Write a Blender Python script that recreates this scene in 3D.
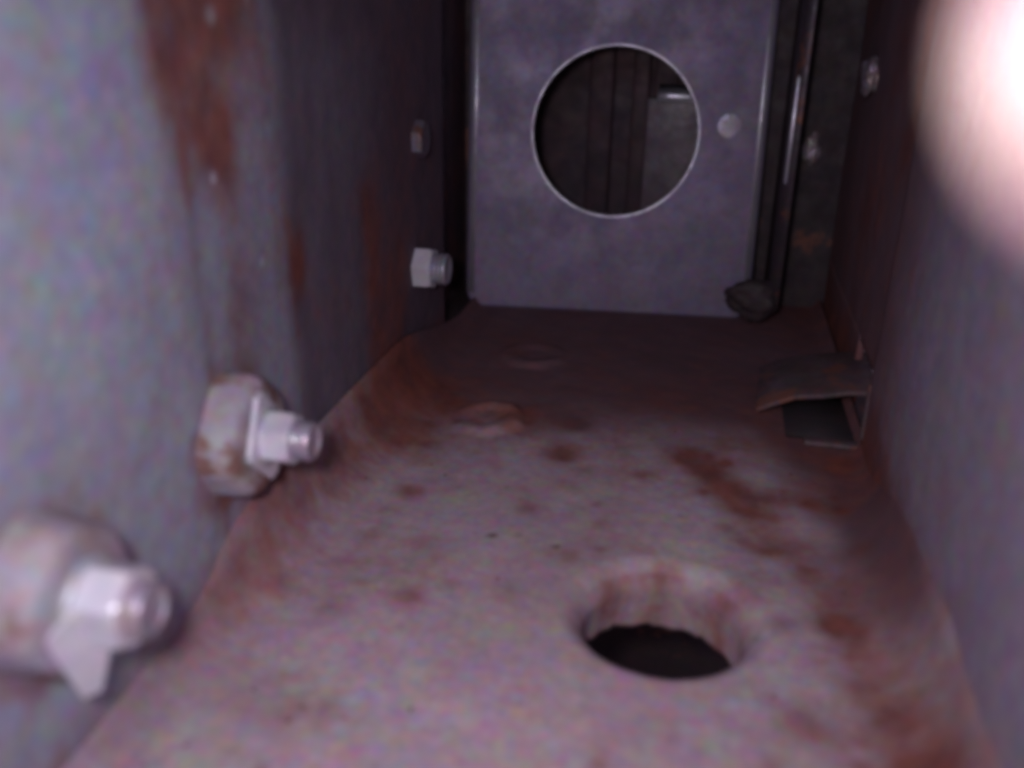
import bpy, bmesh, math, random
import numpy as np
from mathutils import Vector, Matrix, noise as mn

S = 0.12                       # one working unit (camera height above the floor) in metres
random.seed(4)
for o in list(bpy.data.objects): bpy.data.objects.remove(o)
sc = bpy.context.scene
col = sc.collection

# ------------------------------------------------------------------ camera
F = 933.0
Yc = np.array([214, 380, F], float); Yc /= np.linalg.norm(Yc)
Dn = np.array([-45, -2266, F], float); Zc = -Dn / np.linalg.norm(Dn)
Zc -= Yc * (Zc @ Yc); Zc /= np.linalg.norm(Zc)
Xc = np.cross(Yc, Zc)
if Xc[0] < 0: Xc = -Xc
right = Vector((Xc[0], Yc[0], Zc[0])); up = Vector((Xc[1], Yc[1], Zc[1])); fwd = Vector((Xc[2], Yc[2], Zc[2]))
cam = bpy.data.cameras.new('camera'); camo = bpy.data.objects.new('camera', cam); col.objects.link(camo)
camo.matrix_world = Matrix((( right.x, up.x, -fwd.x, 0), (right.y, up.y, -fwd.y, 0), (right.z, up.z, -fwd.z, 0), (0, 0, 0, 1)))
cam.sensor_width = 36; cam.lens = 36 * F / 1024
cam.clip_start = 0.0005; cam.clip_end = 20
cam.dof.use_dof = True
cam.dof.focus_distance = 2.5 * S
cam.dof.aperture_fstop = 8.5
sc.camera = camo

# ------------------------------------------------------------------ world, lamps, exposure
w = bpy.data.worlds.new('World'); sc.world = w; w.use_nodes = True
w.node_tree.nodes['Background'].inputs[0].default_value = (0.60, 0.45, 0.62, 1)
w.node_tree.nodes['Background'].inputs[1].default_value = 0.20

def lamp(kind, name, loc, energy, color, size=.02, target=None, **kw):
    l = bpy.data.lights.new(name, kind); l.energy = energy * S * S; l.color = color
    if kind == 'AREA': l.size = size * S
    else: l.shadow_soft_size = size * S
    for k, v in kw.items(): setattr(l, k, v)
    o = bpy.data.objects.new(name, l); col.objects.link(o); o.location = Vector(loc) * S
    if target is not None:
        o.rotation_euler = (Vector(target) - Vector(loc)).to_track_quat('-Z', 'Y').to_euler()
    return o
lamp('SPOT', 'camera_light', (-.145, .02, .06), 52, (1.0, .87, .93), .06, target=(-.33, 2.0, -.75),
     spot_size=math.radians(118), spot_blend=1.0)
lamp('AREA', 'daylight_from_open_front', (-.25, -.5, .55), 9, (.62, .74, 1.0), .5, target=(-.75, 1.0, -.35))

sc.view_settings.view_transform = 'Standard'; sc.view_settings.look = 'None'
sc.view_settings.gamma = 1; sc.view_settings.use_curve_mapping = False
sc.view_settings.exposure = 0
sc.cycles.filter_width = 4.6
sc.cycles.use_denoising = True
sc.cycles.use_adaptive_sampling = False
sc.cycles.max_bounces = 5

# ------------------------------------------------------------------ helpers
def sm(a, b, x):
    t = max(0., min(1., (x - a) / (b - a))) if b != a else 0.
    return t * t * (3 - 2 * t)
def nz(x, y, z, s, o=3): return mn.fractal(Vector((x * s, y * s, z * s)), 1.0, 2.0, o)
def setp(o, label=None, cat=None, group=None, kind=None):
    if label: o['label'] = label
    if cat: o['category'] = cat
    if group: o['group'] = group
    if kind: o['kind'] = kind
    return o
def empty(name, loc=(0, 0, 0), parent=None):
    o = bpy.data.objects.new(name, None); col.objects.link(o); o.location = Vector(loc) * S
    o.empty_display_size = .01
    if parent: o.parent = parent
    return o
def link(name, me, mat, parent=None, loc=(0, 0, 0)):
    o = bpy.data.objects.new(name, me); col.objects.link(o); o.location = Vector(loc) * S
    if parent: o.parent = parent
    if mat: me.materials.append(mat)
    return o
def from_bm(name, bm, mat, parent=None, loc=(0, 0, 0), smooth=True, scale=True, recalc=True):
    if scale: bmesh.ops.scale(bm, vec=(S, S, S), verts=bm.verts)
    if recalc: bmesh.ops.recalc_face_normals(bm, faces=bm.faces)
    me = bpy.data.meshes.new(name); bm.to_mesh(me); bm.free()
    me.polygons.foreach_set('use_smooth', [smooth] * len(me.polygons))
    return link(name, me, mat, parent, loc)
def autosmooth(o, ang=35):
    me = o.data
    bm = bmesh.new(); bm.from_mesh(me)
    for e in bm.edges:
        e.smooth = not (len(e.link_faces) == 2 and e.calc_face_angle(0) > math.radians(ang))
    bm.to_mesh(me); bm.free()
    return o
def bevel_mod(o, wdt, seg=3, ang=35):
    m = o.modifiers.new('bevel', 'BEVEL'); m.width = wdt * S; m.segments = seg; m.limit_method = 'ANGLE'; m.angle_limit = math.radians(ang)
    return o
def box_bm(x0, x1, y0, y1, z0, z1, bm=None):
    bm = bm or bmesh.new()
    g = bmesh.ops.create_cube(bm, size=1)
    bmesh.ops.scale(bm, vec=(x1 - x0, y1 - y0, z1 - z0), verts=g['verts'])
    bmesh.ops.translate(bm, vec=((x0 + x1) / 2, (y0 + y1) / 2, (z0 + z1) / 2), verts=g['verts'])
    return bm
def lathe(profile, n=48, wob=0.0, seed=0):
    """profile: list of (along, radius), turned about the local X axis."""
    bm = bmesh.new(); rings = []
    for (a, r) in profile:
        ring = []
        for i in range(n):
            t = 2 * math.pi * i / n
            rr = r * (1 + wob * nz(math.cos(t) + seed, math.sin(t), a * 4, 2))
            ring.append(bm.verts.new((a, rr * math.cos(t), rr * math.sin(t))))
        rings.append(ring)
    for k in range(len(rings) - 1):
        for i in range(n):
            bm.faces.new((rings[k][i], rings[k][(i + 1) % n], rings[k + 1][(i + 1) % n], rings[k + 1][i]))
    bm.faces.new(rings[0]); bm.faces.new(rings[-1])
    return bm
def grid_mesh(name, nu, nv, fn, maskfn, mat, parent=None, thick=.02, flip=False):
    """fn(u,v)->(x,y,z) with u,v in 0..1; mask (rust, dirt with painted shade, chip) goes into a colour attribute."""
    vs = []; cols = []; fs = []
    for j in range(nv + 1):
        for i in range(nu + 1):
            p = fn(i / nu, j / nv); vs.append([c * S for c in p]); cols.append(maskfn(*p))
    for j in range(nv):
        for i in range(nu):
            a = j * (nu + 1) + i; q = (a, a + 1, a + nu + 2, a + nu + 1)
            fs.append(q[::-1] if flip else q)
    me = bpy.data.meshes.new(name); me.from_pydata(vs, [], fs)
    at = me.color_attributes.new('wear_shade', 'FLOAT_COLOR', 'POINT')
    at.data.foreach_set('color', np.array([(r, g, b, 1) for r, g, b in cols], 'f').ravel())
    me.polygons.foreach_set('use_smooth', [True] * len(me.polygons))
    o = link(name, me, mat, parent)
    m = o.modifiers.new('solid', 'SOLIDIFY'); m.thickness = thick * S; m.offset = -1
    return o

# ------------------------------------------------------------------ materials
class NT:
    def __init__(s, name):
        s.m = bpy.data.materials.new(name); s.m.use_nodes = True; s.t = s.m.node_tree
        s.b = s.t.nodes['Principled BSDF']
        g = s.t.nodes.new('ShaderNodeNewGeometry')
        v = s.t.nodes.new('ShaderNodeVectorMath'); v.operation = 'SCALE'; v.inputs['Scale'].default_value = 1 / S
        s.t.links.new(g.outputs['Position'], v.inputs[0]); s.co = v.outputs[0]
    def noise(s, scale, detail=4, rough=.6, stretch=None, out='Fac'):
        n = s.t.nodes.new('ShaderNodeTexNoise'); n.inputs['Scale'].default_value = scale
        n.inputs['Detail'].default_value = detail; n.inputs['Roughness'].default_value = rough
        c = s.co
        if stretch:
            mp = s.t.nodes.new('ShaderNodeVectorMath'); mp.operation = 'MULTIPLY'; mp.inputs[1].default_value = stretch
            s.t.links.new(c, mp.inputs[0]); c = mp.outputs[0]
        s.t.links.new(c, n.inputs['Vector']); return n.outputs[out]
    def math(s, op, a, b=None, c=None):
        n = s.t.nodes.new('ShaderNodeMath'); n.operation = op
        for i, v in enumerate((a, b, c)):
            if v is None: continue
            if isinstance(v, (int, float)): n.inputs[i].default_value = v
            else: s.t.links.new(v, n.inputs[i])
        return n.outputs[0]
    def ramp(s, fac, a, b, lo=0., hi=1.):
        n = s.t.nodes.new('ShaderNodeMapRange'); n.interpolation_type = 'SMOOTHSTEP'
        n.inputs['From Min'].default_value = a; n.inputs['From Max'].default_value = b
        n.inputs['To Min'].default_value = lo; n.inputs['To Max'].default_value = hi
        s.t.links.new(fac, n.inputs['Value']); return n.outputs[0]
    def mix(s, fac, a, b, mode='MIX'):
        n = s.t.nodes.new('ShaderNodeMix'); n.data_type = 'RGBA'; n.blend_type = mode
        for k, v in ((0, fac), (6, a), (7, b)):
            if isinstance(v, (int, float)): n.inputs[k].default_value = v
            elif isinstance(v, tuple): n.inputs[k].default_value = (*v, 1)
            else: s.t.links.new(v, n.inputs[k])
        return n.outputs[2]
    def attr(s):
        a = s.t.nodes.new('ShaderNodeAttribute'); a.attribute_name = 'wear_shade'
        q = s.t.nodes.new('ShaderNodeSeparateColor'); s.t.links.new(a.outputs['Color'], q.inputs[0]); return q.outputs
    def bump(s, h, strength=.3, dist=.01):
        b = s.t.nodes.new('ShaderNodeBump'); b.inputs['Strength'].default_value = strength
        b.inputs['Distance'].default_value = dist * S; s.t.links.new(h, b.inputs['Height'])
        s.t.links.new(b.outputs[0], s.b.inputs['Normal'])
    def set(s, **k):
        for n, v in k.items():
            n = n.replace('_', ' ')
            if isinstance(v, tuple): s.b.inputs[n].default_value = (*v, 1)
            elif isinstance(v, (int, float)): s.b.inputs[n].default_value = v
            else: s.t.links.new(v, s.b.inputs[n])
        return s.m

def mottle(n, base, amt=.35):
    """mottling of paint or zinc that also carries camera grain: faint coloured blotches of several sizes"""
    c = n.mix(min(1, amt * 1.45), base, n.noise(42, 2, .8, out='Color'), 'OVERLAY')
    c = n.mix(amt * .7, c, n.noise(17, 2, .7, out='Color'), 'OVERLAY')
    c = n.mix(amt * .8, c, n.noise(7, 4, .6, out='Color'), 'SOFT_LIGHT')
    return c
def worn(name, base, dark, rust1=(.29, .082, .052), rust2=(.14, .042, .034), rmax=.92, grime_shade=((.115, .062, .078), (.19, .108, .125)), rough=.5, metal=.0, spec=.5, speck=.62, bmp=.14):
    n = NT(name); a = n.attr()
    big = n.noise(3.2, 5, .6); fine = n.noise(17, 5, .65); st = n.noise(9, 4, .6, stretch=(1, 1, .35))
    c = mottle(n, base)
    c = n.mix(n.ramp(big, .35, .7, 0, .35), c, dark)
    # rust: attribute mask broken up by noise, plus loose freckles
    k = n.math('ADD', n.math('ADD', a[0], n.math('MULTIPLY', n.math('SUBTRACT', n.noise(6, 3, .6), .5), .9)), n.math('MULTIPLY', n.math('SUBTRACT', fine, .5), 1.0))
    rf = n.ramp(k, -.05, 1.15, 0, rmax)
    fr = n.ramp(n.noise(11, 4, .7), speck, speck + .14, 0, .35)
    rf = n.math('MAXIMUM', rf, fr)
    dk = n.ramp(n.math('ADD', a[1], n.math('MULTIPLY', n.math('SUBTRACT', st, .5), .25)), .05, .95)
    c = n.mix(dk, c, n.mix(fine, grime_shade[0], grime_shade[1]))  # dirt channel, which also carries painted shade
    c = n.mix(rf, c, n.mix(n.ramp(n.noise(13, 3), .2, .8), rust1, rust2))
    c = n.mix(n.ramp(a[2], .3, .8), c, (.55, .55, .60))
    c = n.mix(.22, c, n.noise(30, 2, .8, out='Color'), 'OVERLAY')
    n.bump(n.math('ADD', n.noise(40, 4, .7), n.math('MULTIPLY', rf, n.noise(75, 3, .7))), bmp, .012)
    r = n.math('ADD', n.math('MULTIPLY', n.math('MAXIMUM', rf, dk), .35), n.ramp(fine, .3, .7, rough - .08, rough + .1))
    return n.set(Base_Color=c, Roughness=r, Metallic=metal, Specular_IOR_Level=spec)
def plain(name, a, b, rough=.45, metal=.0, sc1=9, rust=.0, bump=.2):
    n = NT(name); f = n.noise(sc1, 5, .6)
    c = mottle(n, n.mix(n.ramp(f, .3, .7), a, b), .3)
    if rust > 0:
        c = n.mix(n.ramp(n.noise(sc1 * .8, 4, .7), .68 - rust * .3, .80 - rust * .3, 0, .85), c, (.20, .075, .05))
    n.bump(n.noise(sc1 * 5, 4, .7), bump, .01)
    return n.set(Base_Color=c, Roughness=n.ramp(n.noise(sc1 * 2, 4), .3, .7, rough - .08, rough + .12), Metallic=metal)

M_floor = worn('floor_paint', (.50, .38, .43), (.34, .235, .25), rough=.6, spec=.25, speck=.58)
M_wallL = worn('left_wall_paint', (.36, .375, .47), (.29, .28, .36), rough=.5, spec=.4, speck=.72, grime_shade=((.085, .060, .085), (.14, .098, .135)))
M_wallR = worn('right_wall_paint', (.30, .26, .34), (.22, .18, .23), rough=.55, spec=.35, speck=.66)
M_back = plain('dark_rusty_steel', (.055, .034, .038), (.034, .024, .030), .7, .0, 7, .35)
M_inside = plain('dark_inner_steel', (.10, .050, .062), (.055, .036, .050), .6, .0, 6, .35)  # dark brown tone of the inner sheets and ribs
M_zinc = plain('galvanised_end_plate', (.205, .162, .25), (.19, .15, .232), .52, .2, 4, .0, .04)
M_nut = plain('zinc_nut', (.78, .75, .82), (.64, .61, .68), .40, .25, 18, .0, .10)
M_lug = plain('chalky_lug', (.40, .37, .42), (.33, .27, .29), .6, .0, 10, .52, .6)
M_washer = plain('zinc_washer', (.60, .57, .62), (.48, .45, .50), .36, .3, 14, .12, .15)
M_end = plain('bolt_end_steel', (.44, .39, .47), (.34, .30, .37), .38, .4, 20, .0, .15)
M_dimnut = plain('shaded_nut', (.19, .155, .21), (.15, .12, .165), .5, .3, 14, .3)  # darker copy of the nut zinc, shade put into the colour
M_gapshade = plain('gap_shade', (.030, .019, .022), (.018, .013, .016), .7, .0, 9)  # shade of the gap put into the colour
M_rail = plain('rail_steel', (.075, .052, .062), (.05, .036, .045), .45, .4, 10, .35)

M_br = plain('dull_bracket_paint', (.125, .085, .095), (.08, .05, .055), .6, .0, 11, .5, .4)

# ------------------------------------------------------------------ the floor with its flanged hole
HX, HY, HR, LIP = -.005, 1.406, .142, .045
XL, XR = -.76, .42
def blob(x, y, cx, cy, rx, ry=None, a=1.):
    ry = ry or rx
    return a * math.exp(-(((x - cx) / rx) ** 2 + ((y - cy) / ry) ** 2))
def seg(x, y, pts, wd):
    best = 9
    for (x0, y0), (x1, y1) in zip(pts, pts[1:]):
        dx, dy = x1 - x0, y1 - y0
        t = max(0, min(1, ((x - x0) * dx + (y - y0) * dy) / (dx * dx + dy * dy)))
        best = min(best, math.hypot(x - x0 - t * dx, y - y0 - t * dy))
    return math.exp(-(best / wd) ** 2)
FS = [(-.581, 1.724, .035, .9), (-.284, 1.974, .045, .9), (.02, 2.034, .055, .85), (-.55, 1.36, .09, .38), (-.47, 1.50, .07, .35),
      (.23, 1.17, .07, .45), (-.50, 1.02, .10, .3), (.02, 1.56, .06, .3), (.16, 1.56, .05, .45), (.20, 1.42, .03, .5), (.24, 1.33, .03, .3),
      (-.70, 1.75, .07, .45), (-.66, 1.95, .09, .5), (-.40, 2.12, .10, .5), (-.15, 2.05, .09, .35), (-.62, 2.2, .12, .5), (.12, 1.87, .07, .5),
      (-.29, .98, .05, .25), (-.08, 1.05, .05, .25), (.33, 1.05, .07, .35), (-.11, 1.50, .04, .5), (-.02, 1.55, .03, .3), (.11, 1.51, .04, .5)]
rf_ = random.Random(11)
for _k in range(46):
    FS.append((rf_.uniform(-.68, .38), rf_.uniform(.85, 2.1), rf_.uniform(.012, .035), rf_.uniform(.25, .6)))
for _k in range(14):
    FS.append((rf_.gauss(.20, .08), rf_.gauss(1.78, .12), rf_.uniform(.015, .04), rf_.uniform(.15, .4)))
FD = [(-.359, 1.586, .012, 1.), (-.227, 1.576, .010, 1.), (-.31, 1.60, .008, .8), (-.27, 2.14, .04, .5), (.25, 2.6, .3, .45)]
def floor_mask(x, y, z):
    r = sum(blob(x, y, a, b, c, None, d) for a, b, c, d in FS)
    r += .62 * seg(x, y, [(.05, 2.0), (.16, 1.80), (.28, 1.55), (.33, 1.30), (.36, 1.05)], .05)
    r += .50 * seg(x, y, [(-.72, 2.3), (-.74, 1.7), (-.74, 1.2)], .07)
    r += .25 * nz(x, y, 0, 2.3) + .34 * sm(1.75, 2.05, y + .1 * nz(x, y, 7, 4)) * (1 - .5 * sm(2.2, 2.7, y))
    r += .18 * sm(.22, .36, x + .08 * nz(x, y, 8, 4))
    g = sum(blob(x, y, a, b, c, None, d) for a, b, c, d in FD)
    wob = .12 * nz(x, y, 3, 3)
    g += .85 * sm(1.92, 2.35, y + wob) + .65 * sm(.16, .36, x + wob * .5) * sm(1.25, 1.8, y + wob)  # back and right darkened by grime and by shade put into the colour
    g += .45 * sm(.30, .40, x) + .35 * sm(-.66, -.75, x)  # joint dirt, with the right-hand shadow painted in too
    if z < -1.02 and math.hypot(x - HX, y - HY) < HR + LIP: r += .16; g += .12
    return (max(0, min(1, r)), max(0, min(1, g)), 0)
def floor_z(x, y):
    z = -1.0 + .006 * nz(x, y, 1, 1.7) + .0015 * nz(x, y, 5, 9)
    for d, R in ((x - XL, .05 + .10 * sm(.95, 1.5, y)), (XR - x, .14)):
        R = R + (.03 - R) * (sm(1.6, 2.1, y) if d == XR - x else sm(2.2, 2.9, y))
        if d < R:
            d = max(d, 0); z += R - math.sqrt(max(0, R * R - (R - d) ** 2))
    # raised, half ground-off weld boss and a fainter one behind it
    for cx, cy, rr, h in ((-.497, 2.13, .092, .020), (-.47, 2.62, .10, .012)):
        d = math.hypot(x - cx, y - cy) * (1 + .22 * nz(x, y, 3, 7)); h *= .6 + .8 * nz(x, y, 8, 5)
        z += h * sm(rr + .012, rr - .012, d) - h * .55 * sm(rr * .62, rr * .40, d)
    # softly dished rim round the hole
    d = math.hypot(x - HX, y - HY)
    z -= .010 * sm(.19, .135, d)
    return z
c = .01; m = 20
bm = bmesh.new(); V = {}
def gv(i, j):
    if (i, j) not in V:
        x, y = HX + i * c, HY + j * c
        V[(i, j)] = bm.verts.new((x, y, floor_z(x, y)))
    return V[(i, j)]
for i in range(-77, 43):
    for j in range(-118, 200):
        if -m <= i < m and -m <= j < m: continue
        bm.faces.new((gv(i, j), gv(i + 1, j), gv(i + 1, j + 1), gv(i, j + 1)))
bd = [(i, -m) for i in range(-m, m)] + [(m, j) for j in range(-m, m)] + [(i, m) for i in range(m, -m, -1)] + [(-m, j) for j in range(m, -m, -1)]
outer = [gv(*k) for k in bd]; nb = len(bd)
prev = outer
def hr(t, r, k=0):       # slightly ragged hole edge
    return r * (1 + .010 * nz(math.cos(t) * 2, math.sin(t) * 2, k, 1.5) + .006 * nz(math.cos(t) * 8, math.sin(t) * 8, 2, 1.5))
rings = []
for q in range(1, 12):
    rings.append(('flat', q / 12))
for q in range(0, 10):
    rings.append(('lip', q / 9))
for q in range(1, 8):
    rings.append(('tube', q / 7))
for kind, q in rings:
    ring = []
    for (i, j) in bd:
        t = math.atan2(j, i); ox, oy = i * c, j * c
        if kind == 'flat':
            r0 = hr(t, HR + LIP); px, py = r0 * math.cos(t), r0 * math.sin(t)
            x, y = HX + ox + (px - ox) * q, HY + oy + (py - oy) * q; z = floor_z(x, y)
        elif kind == 'lip':
            a = q * math.pi / 2; r0 = hr(t, HR + LIP * (1 - math.sin(a)))
            x, y = HX + r0 * math.cos(t), HY + r0 * math.sin(t); z = floor_z(x, y) - LIP * (1 - math.cos(a))
        else:
            r0 = hr(t, HR + .010 * q, 0)
            x, y = HX - .006 * q + r0 * math.cos(t), HY + r0 * math.sin(t)
            z = -1.01 - LIP - q * (.088 + .010 * nz(math.cos(t) * 2, math.sin(t) * 2, 7, 2))
        ring.append(bm.verts.new((x, y, z)))
    for k in range(nb):
        bm.faces.new((prev[k], prev[(k + 1) % nb], ring[(k + 1) % nb], ring[k]))
    prev = ring
bmesh.ops.recalc_face_normals(bm, faces=bm.faces)
cl = bm.verts.layers.float_color.new('wear_shade')
for v in bm.verts:
    r, g, b = floor_mask(*v.co); v[cl] = (r, g, b, 1)
floor = from_bm('floor', bm, M_floor, recalc=False)
if floor.data.polygons[0].normal.z < 0: floor.data.flip_normals()
md = floor.modifiers.new('solid', 'SOLIDIFY'); md.thickness = .012 * S; md.offset = -1
setp(floor, kind='structure')

under = from_bm('ground', box_bm(-1.4, 1.0, -.6, 4.6, -1.85, -1.8), M_back, smooth=False); setp(under, kind='structure')

# ------------------------------------------------------------------ left wall: three lapped sheets
def lw_mask(x, y, z):
    wob = .05 * nz(y, z, 2, 4)
    r = .80 * seg(y, z, [(1.27, .1), (1.28, -.07), (1.35, -.20)], .09) + .6 * blob(y, z, 1.36, -.02, .16, .09)
    r += .35 * seg(y, z, [(1.24, .1), (1.25, -.15)], .05) + .6 * blob(y, z, 1.46, .0, .07, .10)
    r += .35 * seg(y, z, [(1.27, -.2), (1.29, -.9)], .02)
    r += .42 * seg(y, z, [(1.40, -.2), (1.42, -.8)], .06) + .3 * seg(y, z, [(1.55, .1), (1.58, -.5)], .05)
    r += 1.2 * blob(y, z, 1.665, -.49, .035, .065) + .45 * seg(y, z, [(1.62, -.4), (1.64, -.95)], .022)
    r += .75 * seg(y, z, [(2.08, -.45), (2.10, -.95)], .07) + .5 * seg(y, z, [(2.3, -.6), (2.2, -.95)], .09)
    for cy_, cz_ in ((.84, -.695), (1.32, -.70)):
        r += .6 * math.exp(-((math.hypot(y - cy_, z - cz_) - .115) / .028) ** 2) * (1 if z < cz_ + .05 else .5)
    r += .06 * sm(1.6, 1.9, y) + .55 * sm(-.84, -.97, z + wob) + .25 * nz(y, z, 1, 2.2) * sm(.9, 1.3, y)
    r += .3 * blob(y, z, 1.36, -.86, .05, .03) + .5 * blob(y, z, 1.30, -.78, .03, .05)
    g = .16 * sm(1.2, 1.5, y + wob) + .42 * sm(1.55, 1.70, y + wob * .4) + .32 * sm(1.95, 2.5, y) + .16 * sm(1.22, 1.3, y) + .25 * sm(-.15, .1, z) * sm(1.2, 1.4, y)  # grime, with the wall's lit-to-dark edge painted into it
    b = blob(y, z, 1.36, -.27, .014, .016, .8) + blob(y, z, 1.50, -.44, .010, .012, .9) + .5 * blob(y, z, 1.52, .0, .02, .05)
    b += .55 * blob(y, z, 1.40, -.03, .03, .03)
    return (max(0, min(1, r)), max(0, min(1, g)), max(0, min(1, b)))
def lwx(y): return -.760 - .008 * sm(1.20, 1.32, y) - .008 * sm(1.58, 1.72, y)
def lfn(u, v):
    y = .18 + 2.53 * u; z = -1.05 + 1.6 * v
    return (lwx(y) + .006 * nz(y, z, 4, 1.6) + .0012 * nz(y, z, 9, 8), y, z)
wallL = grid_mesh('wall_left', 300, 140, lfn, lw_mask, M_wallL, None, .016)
setp(wallL, kind='structure')

# ------------------------------------------------------------------ right wall: near sheet, notch, far sheet
def rw_mask(x, y, z):
    wob = .06 * nz(y, z, 2, 3)
    r = .35 * nz(y, z, 6, 2.0) + .35 * sm(1.6, 2.4, y + wob) + .7 * sm(-.78, -.99, z + wob)
    r += .5 * blob(y, z, 2.19, -.95, .04, .03) + .5 * seg(y, z, [(2.25, .1), (2.35, -.3)], .08)
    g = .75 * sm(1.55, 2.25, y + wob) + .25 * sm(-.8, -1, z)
    b = 0
    return (max(0, min(1, r)), max(0, min(1, g)), b)
wallR = empty('wall_right'); setp(wallR, kind='structure')
def rfn(y0, y1, z0, z1, x0, bow=0):
    def fn(u, v):
        y = y0 + (y1 - y0) * u; z = z0 + (z1 - z0) * v
        return (x0 + .006 * nz(y, z, 14, 1.5) + .0015 * nz(y, z, 19, 8), y, z)
    return fn
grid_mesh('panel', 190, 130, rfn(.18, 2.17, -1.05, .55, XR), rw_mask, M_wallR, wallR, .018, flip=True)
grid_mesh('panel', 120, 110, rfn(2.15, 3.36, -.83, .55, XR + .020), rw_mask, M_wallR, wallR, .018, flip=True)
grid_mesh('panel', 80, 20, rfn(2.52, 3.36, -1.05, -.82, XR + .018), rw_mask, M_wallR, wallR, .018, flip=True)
o = from_bm('edge_strip', box_bm(XR - .006, XR + .016, 2.155, 2.172, -.965, -.82), M_br, wallR); bevel_mod(o, .006)
# outer skin seen through the notch
o = from_bm('outer_skin', box_bm(XR + .20, XR + .22, 1.9, 3.0, -1.1, -.6), M_back, wallR, smooth=False)

# lid above, out of frame, and the end bulkhead
lid = from_bm('ceiling', box_bm(-.86, .50, .95, 4.2, .56, .58), M_back, smooth=False); setp(lid, kind='structure')
bk = empty('wall_back'); setp(bk, kind='structure')
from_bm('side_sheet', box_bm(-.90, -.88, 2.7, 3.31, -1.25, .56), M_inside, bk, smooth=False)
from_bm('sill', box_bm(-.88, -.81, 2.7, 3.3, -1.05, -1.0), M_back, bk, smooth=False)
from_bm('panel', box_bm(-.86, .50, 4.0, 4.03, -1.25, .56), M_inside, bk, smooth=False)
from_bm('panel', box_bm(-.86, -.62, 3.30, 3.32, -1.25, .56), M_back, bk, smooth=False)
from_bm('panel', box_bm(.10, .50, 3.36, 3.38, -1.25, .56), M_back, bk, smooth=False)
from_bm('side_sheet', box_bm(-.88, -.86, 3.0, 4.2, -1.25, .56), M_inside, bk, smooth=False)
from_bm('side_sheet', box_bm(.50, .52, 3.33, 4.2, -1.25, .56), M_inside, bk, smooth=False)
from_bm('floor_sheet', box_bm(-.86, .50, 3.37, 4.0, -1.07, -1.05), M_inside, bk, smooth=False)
# stiffening ribs on the far bulkhead, seen through the round hole
for xx, ww in ((-.46, .05), (-.30, .035), (-.20, .05)):
    o = from_bm('rib', box_bm(xx - ww, xx + ww, 3.93, 3.998, -1.04, .5), M_inside, bk); bevel_mod(o, .012)

# ------------------------------------------------------------------ end plate with the large round hole
def plate_mesh(name, x0, x1, z0, z1, rad, hole, y, depth, bev, mat, parent, n=12):
    cu = bpy.data.curves.new('tmp', 'CURVE'); cu.dimensions = '2D'; cu.fill_mode = 'BOTH'
    cu.extrude = depth / 2 * S; cu.bevel_depth = bev * S; cu.bevel_resolution = 4
    def loop(pts):
        sp = cu.splines.new('POLY'); sp.points.add(len(pts) - 1); sp.use_cyclic_u = True
        for p, q in zip(sp.points, pts): p.co = (q[0] * S, q[1] * S, 0, 1)
    pts = []
    b = bev
    for cx, cz, a0 in ((x1 - rad, z1 - rad, 0), (x0 + rad, z1 - rad, 90), (x0 + rad, z0 + rad, 180), (x1 - rad, z0 + rad, 270)):
        for k in range(n + 1):
            a = math.radians(a0 + 90 * k / n); pts.append((cx + (rad - b) * math.cos(a), cz + (rad - b) * math.sin(a)))
    loop(pts)
    if hole:
        hx, hz, hr_ = hole
        loop([(hx + (hr_ + b) * math.cos(2 * math.pi * k / 128), hz + (hr_ + b) * math.sin(2 * math.pi * k / 128)) for k in range(128)])
    t = bpy.data.objects.new('tmp', cu); col.objects.link(t)
    dg = bpy.context.evaluated_depsgraph_get(); dg.update()
    me = bpy.data.meshes.new_from_object(t.evaluated_get(dg)); bpy.data.objects.remove(t)
    me.name = name
    # curve lies in XY: stand it up in XZ
    me.transform(Matrix.Rotation(math.pi / 2, 4, 'X'))
    me.materials.clear()
    me.polygons.foreach_set('use_smooth', [True] * len(me.polygons))
    o = link(name, me, mat, parent, (0, y, 0)); autosmooth(o, 50)
    return o
ep = empty('end_plate', (-.31, 3.1, -1.0))
setp(ep, 'tall grey galvanised plate with a large round hole, closing the far end of the box', 'plate')
def child_fix(o, p):
    o.location = o.location - p.location
plm = plate_mesh('plate', -.800, .180, -1.005, .45, .055, (-.312, -.398, .272), 3.115, .008, .010, M_zinc, ep); child_fix(plm, ep)
M_glint = plain('painted_glint', (.40, .35, .46), (.35, .31, .40), .42, .5, 14, .0, .2)  # paler than the plate, so the glint is in the colour
# rim round the hole, its edge highlight put into the pale colour
rimm = bmesh.new(); N = 128
def torus(cx, cz, R, r, y, bm, n=128, k=10):
    rs = []
    for i in range(n):
        a = 2 * math.pi * i / n; rg = []
        for j in range(k):
            b = 2 * math.pi * j / k; rr = R + r * math.cos(b)
            rg.append(bm.verts.new((cx + rr * math.cos(a), y + r * math.sin(b), cz + rr * math.sin(a))))
        rs.append(rg)
    for i in range(n):
        for j in range(k):
            bm.faces.new((rs[i][j], rs[(i + 1) % n][j], rs[(i + 1) % n][(j + 1) % k], rs[i][(j + 1) % k]))
torus(-.312, -.398, .276, .0055, 3.104, rimm)
M_highlight = plain('painted_edge_highlight', (.80, .76, .86), (.66, .62, .72), .36, .7, 12, .0, .1)  # edge highlights put into the colour, far paler than the plate
o = from_bm('hole_rim', rimm, M_highlight, ep); child_fix(o, ep)
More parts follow.
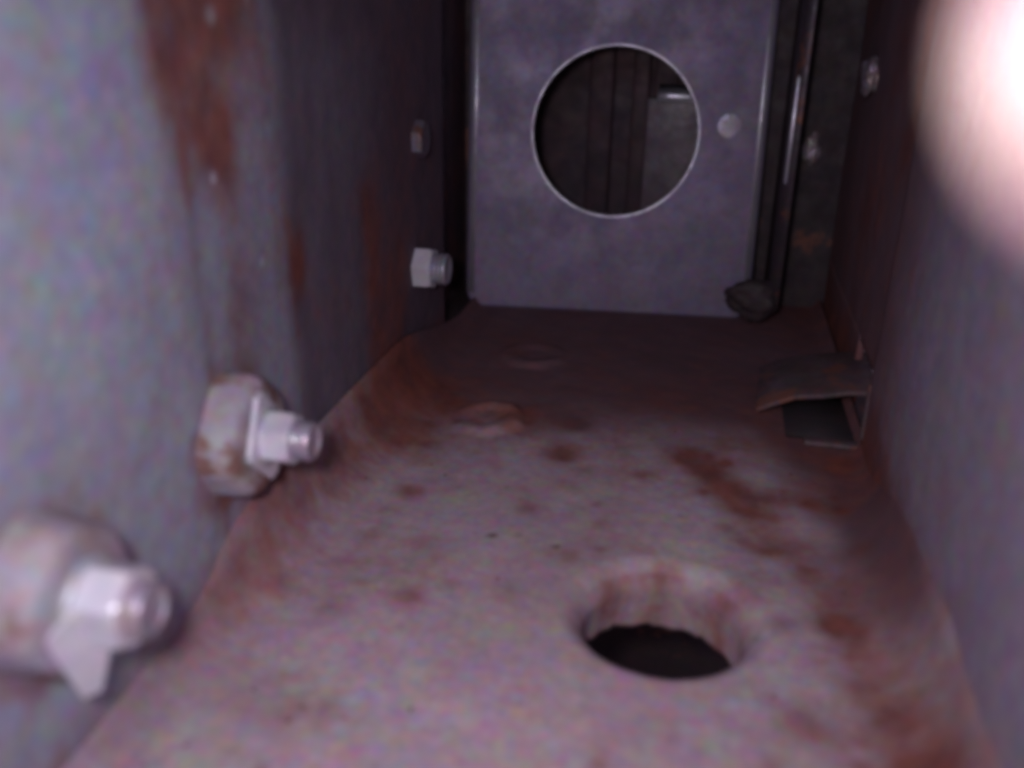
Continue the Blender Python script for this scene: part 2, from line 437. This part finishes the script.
for s, x in ((-1, -.800), (1, .180)):      # flanges folded backwards with a soft bend
    bmf = bmesh.new(); pr = []
    R = .028
    for k in range(9):
        a = math.pi / 2 * k / 8
        pr.append((x - s * R + s * (R + .004) * math.sin(a), 3.104 + R - R * math.cos(a) - .006 * math.cos(a)))
    pr.append((x + s * .004, 3.21))
    prev = None
    for (px_, py_) in pr:
        cur = (bmf.verts.new((px_, py_, -.955)), bmf.verts.new((px_, py_, .45)))
        if prev: bmf.faces.new((prev[0], cur[0], cur[1], prev[1]))
        prev = cur
    o = from_bm('folded_flange', bmf, M_highlight, ep); child_fix(o, ep)
    md = o.modifiers.new('solid', 'SOLIDIFY'); md.thickness = .006 * S; md.offset = 0
# pale raised disc added to imitate a glint right of the hole
o = from_bm('glint_disc', lathe([(0, .058), (.002, .052), (.005, .038), (.0065, .020), (.007, .004)], 32), M_glint, ep)
o.rotation_euler = (0, 0, -math.pi / 2); o.location = (Vector((.060, 3.106, -.365)) - Vector((-.31, 3.1, -1.0))) * S

ep.rotation_euler = (math.radians(-6.5), 0, math.radians(6)); ep.location.y = 3.115 * S

# narrow upright rails either side of the plate
def rail(name, pts, z0, z1, lab):
    """folded upright strip: pts is the plan outline of its centre line"""
    b = bmesh.new(); prev = None
    for (x, y) in pts:
        cur = (b.verts.new((x, y, z0)), b.verts.new((x, y, z1)))
        if prev: b.faces.new((prev[0], cur[0], cur[1], prev[1]))
        prev = cur
    t = empty(name, (pts[0][0], pts[0][1], z0))
    o = from_bm('web', b, M_rail, t); child_fix(o, t)
    o.modifiers.new('solid', 'SOLIDIFY').thickness = .010 * S
    bevel_mod(o, .003, 2)
    setp(t, lab, 'rail'); return t
rl = rail('upright_rail', [(-.875, 2.85), (-.848, 2.85), (-.846, 2.93)], -1.0, .5, 'narrow dark upright rail squeezed between left wall and the end plate')
rr = rail('upright_rail', [(.235, 3.34), (.235, 3.06), (.252, 3.05), (.262, 3.05)], -.92, .5, 'narrow dark upright rail standing right of the end plate')
o = from_bm('streak_bead', lathe([(-.52, .0005), (-.51, .006), (-.35, .008), (-.20, .006), (-.19, .0005)], 12), M_highlight, rr)  # pale bead added to imitate the highlight streak on the rail
o.rotation_euler = (0, -math.pi / 2 + math.radians(0), 0); o.location = (Vector((.235, 3.045, 0)) - Vector((.235, 3.34, -.92))) * S

# dark weld lump at the lower right corner of the plate
bml = bmesh.new(); bmesh.ops.create_icosphere(bml, subdivisions=4, radius=1)
for v in bml.verts:
    n_ = 1 + .28 * mn.fractal(v.co * 1.6, 1, 2, 3); v.co = Vector((v.co.x * .085, v.co.y * .06, v.co.z * .065)) * n_
lump = from_bm('weld_lump', bml, M_back, None, (.185, 3.07, -.90))
setp(lump, 'dark rusty weld lump over the lower right corner of the end plate', 'weld')

# lit block behind the hole
M_brk = plain('grey_bracket_steel', (.12, .088, .11), (.09, .06, .075), .5, .1, 6, .1)
blk = empty('inner_bracket', (-.1, 3.42, -1.05))
o = from_bm('upright', box_bm(-.235, .10, 3.40, 3.44, -1.04, -.305), M_brk, blk); child_fix(o, blk); bevel_mod(o, .006)
b = bmesh.new()
vs = [b.verts.new(p) for p in ((-.20, 3.385, -.300), (.10, 3.385, -.300), (.10, 3.45, -.268), (-.20, 3.45, -.268), (-.20, 3.383, -.318), (.10, 3.383, -.318))]
b.faces.new((vs[0], vs[1], vs[2], vs[3])); b.faces.new((vs[4], vs[5], vs[1], vs[0]))
o = from_bm('folded_lip', b, M_highlight, blk); child_fix(o, blk); md = o.modifiers.new('solid', 'SOLIDIFY'); md.thickness = .006 * S
o = from_bm('highlight_bead', lathe([(-.20, .001), (-.195, .010), (-.16, .013), (.10, .013)], 24), M_highlight, blk); o.location = (Vector((0, 3.382, -.296)) - Vector((-.1, 3.42, -1.05))) * S  # bead added to give the lip its highlight line
setp(blk, 'dark bracket with a bright folded top lip, seen through the round hole', 'bracket')

# ------------------------------------------------------------------ bolts on the left wall
def lug_bm(r, t, seed):
    """stubby rounded boss standing off the wall, axis along +X, a little lumpy"""
    pr = [(0, r * 1.06), (t * .10, r * 1.02), (t * .3, r), (t * .72, r * .99), (t * .86, r * .965), (t * .95, r * .91), (t, r * .82), (t * 1.0, r * .4)]
    b = lathe(pr, 72)
    for v in b.verts:
        k = 1 + .10 * nz(v.co.x, v.co.y, v.co.z + seed, 8)
        a_ = math.atan2(v.co.z, v.co.y); k *= 1 + .05 * math.cos(4 * a_ + .3)
        v.co.y *= k; v.co.z *= k; v.co.x += .003 * nz(v.co.y, v.co.z, seed, 12)
    return b
def hexnut(r, x0, x1):
    b = bmesh.new(); n = 6; rs = []
    sub = 8
    def hexr(t): # radius of a hexagon with corner radius r
        a = (t % (math.pi / 3)) - math.pi / 6
        return r * math.cos(math.pi / 6) / math.cos(a)
    ch = (x1 - x0) * .16
    for x, lim in ((x0, .90), (x0 + ch * .5, .97), (x0 + ch, 1.1), (x1 - ch, 1.1), (x1 - ch * .45, .95), (x1, .87), (x1, .62)):
        ring = []
        for k in range(n * sub):
            t = 2 * math.pi * k / (n * sub) + math.pi / 7
            rr = min(hexr(t - math.pi / 7), r * lim); ring.append(b.verts.new((x, rr * math.cos(t), rr * math.sin(t))))
        rs.append(ring)
    for p, q in zip(rs, rs[1:]):
        for i in range(len(p)): b.faces.new((p[i], p[(i + 1) % len(p)], q[(i + 1) % len(p)], q[i]))
    b.faces.new(rs[0]); b.faces.new(rs[-1]); return b
def diamond(h, x0, x1, rot, cs_=(1, 1, 1, 1)):
    b = bmesh.new(); rs = []
    for x, s in ((x0, 1), (x1 - .003, 1), (x1, .96)):
        ring = []
        for k in range(4):
            for d in (-6, 6):
                t = math.radians(rot + 90 * k + d); ring.append(b.verts.new((x, h * cs_[k] * s * math.cos(t), h * cs_[k] * s * math.sin(t))))
        rs.append(ring)
    for p, q in zip(rs, rs[1:]):
        for i in range(len(p)): b.faces.new((p[i], p[(i + 1) % len(p)], q[(i + 1) % len(p)], q[i]))
    b.faces.new(rs[0]); b.faces.new(rs[-1]); return b
def thread(x0, x1, r, turns):
    """ridged shank with a chamfered hollow end"""
    pr = [(x0, r)]; n = turns * 2
    L = (x1 - x0) * .8
    for k in range(1, n + 1):
        pr.append((x0 + L * k / n, r * (.93 if k % 2 else 1.0)))
    pr += [(x1 - .006, r), (x1, r * .90), (x1, r * .78), (x1 - .004, r * .70), (x1 - .005, .002)]
    return lathe(pr, 40)
def make_bolt(loc, nut_r, nx0, nx1, tx1, tr, lug=None, dia=None, rot=90, wash=None, lab='', seed=0, cat='bolt', tilt=0):
    t = empty('wall_bolt', loc); t.rotation_euler = (math.radians(seed * 9), 0, math.radians(tilt))
    if lug:
        from_bm('lug', lug_bm(lug[0], lug[1], seed), M_lug, t)
    if wash:
        from_bm('washer', lathe([(wash[0], wash[2] * .98), (wash[0] + .004, wash[2]), (wash[1] - .004, wash[2]), (wash[1], wash[2] * .96), (wash[1], wash[2] * .6)], 48), M_washer, t)
    if dia:
        o = from_bm('locking_tab', diamond(dia[0], dia[1], dia[2], rot, dia[3]), M_nut, t, smooth=False)
        if len(dia) > 4: o.rotation_euler = (0, 0, math.radians(dia[4])); o.location.x = dia[5] * S
    o = from_bm('nut', hexnut(nut_r, nx0, nx1), M_nut, t); autosmooth(o, 28)
    if tx1: o = from_bm('threaded_end', thread(nx1 - .004, tx1, tr, 3), M_end, t); autosmooth(o, 50)
    setp(t, lab, cat, 'bolts along the left wall')
    if 'dim' in lab:
        for c_ in t.children: c_.data.materials.clear(); c_.data.materials.append(M_dimnut)
    return t
make_bolt((-.765, .830, -.690), .053, .076, .138, .160, .036, lug=(.104, .070), dia=(.106, .073, .081, (1, .40, .3, .40), -34, .026), rot=-97,
          wash=(.070, .083, .058), lab='largest zinc bolt nearest the camera at lower left, on a rust-stained boss', seed=1)
make_bolt((-.785, 1.310, -.690), .046, .098, .150, .182, .034, lug=(.102, .088), dia=(.084, .091, .099, (1, .8, 1, .8)), rot=-80,
          wash=(.088, .101, .054), lab='middle zinc bolt with threaded end on a rusty boss halfway along the left wall', seed=0)
make_bolt((-.812, 2.440, -.700), .060, .020, .085, .125, .044, wash=(.0, .022, .072), lab='small pale bolt low on left wall beside the lower left of the end plate', seed=2)
make_bolt((-.812, 2.46, -.350), .050, .014, .060, None, .03, wash=(.0, .016, .056), lab='dim far bolt head high on left wall above the small pale bolt', seed=1)

# pale lumps added to imitate glints at the far right
def glint_blob(loc, rad, seed, lab):
    b = bmesh.new(); bmesh.ops.create_icosphere(b, subdivisions=4, radius=1)
    for v in b.verts:
        k = 1 + .35 * mn.fractal(v.co * 1.3 + Vector((seed, 0, 0)), 1, 2, 3)
        v.co = Vector((v.co.x * rad[0], v.co.y * rad[1], v.co.z * rad[2])) * k
    o = from_bm('glint_lump', b, M_glintlump, None, loc)
    setp(o, lab, 'weld', 'glint lumps at the far right')
M_glintlump = plain('glint_metal', (.40, .33, .38), (.22, .16, .18), .38, .3, 14, .1, .3)  # pale tone that imitates a glint
glint_blob((.43, 2.98, -.185), (.03, .065, .055), 3, 'pale lump imitating a glint high on the right wall near the end')
glint_blob((.330, 3.36, -.45), (.028, .02, .05), 7, 'small upright lump imitating a glint on the dark strip right of the end plate')

# ------------------------------------------------------------------ low bracket in the notch of the right wall
tb = empty('floor_bracket', (.36, 2.3, -1.0))
b = bmesh.new(); prev = None
pts = [(.19, -.985), (.225, -.960), (.28, -.940), (.34, -.928), (.40, -.918), (.47, -.91)]
for x, z in pts:
    cur = (b.verts.new((x + .02 * nz(x, z, 2, 9), 2.22 + .03 * nz(x, 1, 1, 11) + .09, z)), b.verts.new((x + .01, 2.58, z + .015)))
    if prev: b.faces.new((prev[0], cur[0], cur[1], prev[1]))
    prev = cur
o = from_bm('arched_top', b, M_br, tb); child_fix(o, tb); o.modifiers.new('solid', 'SOLIDIFY').thickness = .014 * S; bevel_mod(o, .004, 2)
o = from_bm('leg', box_bm(.225, .24, 2.40, 2.52, -1.0, -.955), M_br, tb); child_fix(o, tb)
o = from_bm('gap_shade_sheet', box_bm(.25, .425, 2.21, 2.60, -.999, -.990), M_gapshade, tb); child_fix(o, tb)  # dark sheet laid in place of the shade under the bracket
o = from_bm('base_strip', box_bm(.29, .43, 2.165, 2.20, -.999, -.985), M_br, tb); child_fix(o, tb); bevel_mod(o, .005, 2)
setp(tb, 'low arched bracket over a dark gap at the foot of the right wall', 'bracket')

# weld specks and grit lying on the floor
M_grit = plain('rust_flake', (.16, .07, .05), (.08, .045, .04), .8, .0, 20)
bmg = bmesh.new()
for k in range(110):
    x = random.uniform(-.72, .40); y = random.uniform(.8, 3.0)
    if math.hypot(x - HX, y - HY) < .19: continue
    if random.random() > (.25 + .75 * (abs(x + .17) / .58) ** 2 + .5 * (y > 1.9)): continue
    r = random.uniform(.002, .0045)
    mt = Matrix.Translation((x, y, floor_z(x, y) + r * .2)) @ Matrix.Rotation(random.uniform(0, 6), 4, 'Z') @ Matrix.Diagonal((1, random.uniform(.5, 1), .45, 1))
    bmesh.ops.create_icosphere(bmg, subdivisions=1, radius=r, matrix=mt)
gr = from_bm('rust_grit', bmg, M_grit, smooth=False)
setp(gr, 'scattered rust flakes and grit on the floor of the box', 'grit', kind='stuff')

# ------------------------------------------------------------------ the hand whose fingertip covers the top right corner
n = NT('skin')
cs = n.mix(n.ramp(n.noise(30, 4), .3, .7), (.86, .43, .41), (.80, .35, .34))
n.bump(n.noise(160, 3), .15, .004)
n.set(Base_Color=cs, Roughness=.5)
n.b.inputs['Subsurface Weight'].default_value = .25; n.b.inputs['Subsurface Scale'].default_value = .004
n.b.inputs['Subsurface Radius'].default_value = (1, .3, .15)
M_skin = n.m
nail_m = plain('nail', (.70, .48, .44), (.66, .44, .40), .3, 0, 5)
def campt(px, py, d):
    v = right * ((px - 512) / F) + up * ((384 - py) / F) + fwd
    return v * d
def hand():
    vs = []; es = []; rs = []
    def add(p, r, par=None):
        vs.append(Vector(p)); rs.append(r)
        if par is not None: es.append((par, len(vs) - 1))
        return len(vs) - 1
    tip = campt(1622, -150, .106)
    base = Vector((.62, -.62, .10))
    mcp = Vector((.50, -.30, .22))
    wr = add(Vector((.80, -1.05, -.25)), .20)
    arm = add(Vector((.95, -1.6, -.55)), .25, wr)
    p0 = add(Vector((.66, -.72, .0)), .20, wr)
    k1 = add(mcp, .105, p0)
    a = add(Vector((.43, -.02, .26)), .082, k1); b_ = add(Vector((.29, .16, .14)), .074, a); c_ = add(tip, .064, b_)
    for q, (dx, dz, L) in enumerate(((.10, -.10, 1.0), (.17, -.24, .93), (.22, -.38, .78))):
        k = add(mcp + Vector((dx * .6, -.05 * q - .02, dz)), .098, p0)
        m1 = add(mcp + Vector((dx, .26 * L, dz + .0)), .078, k)
        m2 = add(mcp + Vector((dx - .16 * L, .22 * L, dz - .06)), .068, m1)
        m3 = add(mcp + Vector((dx - .24 * L, .06, dz - .07)), .058, m2)
    t0 = add(Vector((.50, -.72, -.10)), .13, p0); t1 = add(Vector((.34, -.50, -.16)), .095, t0); t2 = add(Vector((.27, -.28, -.16)), .078, t1); add(Vector((.25, -.14, -.15)), .060, t2)
    me = bpy.data.meshes.new('person'); me.from_pydata([v * S for v in vs], es, [])
    o = link('person', me, M_skin)
    o.modifiers.new('skin', 'SKIN')
    sk = me.skin_vertices[0].data if me.skin_vertices else None
    if sk is None:
        bm_ = bmesh.new(); bm_.from_mesh(me); bm_.verts.layers.skin.verify(); bm_.to_mesh(me); bm_.free(); sk = me.skin_vertices[0].data
    for i, r in enumerate(rs): sk[i].radius = (r * S, r * S); sk[i].use_root = (i == 2)
    ss = o.modifiers.new('ss', 'SUBSURF'); ss.levels = 2; ss.render_levels = 3
    dg = bpy.context.evaluated_depsgraph_get(); dg.update()
    m2_ = bpy.data.meshes.new_from_object(o.evaluated_get(dg)); o.modifiers.clear(); o.data = m2_
    m2_.polygons.foreach_set('use_smooth', [True] * len(m2_.polygons))
    return o, tip, vs[b_]
person, tip, dip = hand()
setp(person, 'blurred pink fingertip, blown out white, reaching into the top right corner', 'person')
# fingernail, on the outer side of the tip
b = bmesh.new(); bmesh.ops.create_uvsphere(b, u_segments=24, v_segments=12, radius=1)
for v in b.verts: v.co = Vector((v.co.x * .045, v.co.y * .058, v.co.z * .012))
nail = from_bm('fingernail', b, nail_m, person)
ax = (tip - dip).normalized(); outw = (tip.cross(ax)).cross(ax).normalized()
if outw.dot(fwd) < 0: outw = -outw
R3 = Matrix((outw.cross(ax).normalized() * -1, ax, outw)).transposed().to_4x4()
if R3.determinant() < 0: R3 = Matrix((outw.cross(ax).normalized(), ax, outw)).transposed().to_4x4()
nail.matrix_local = Matrix.Translation((tip + outw * .055 - ax * .0) * S) @ R3
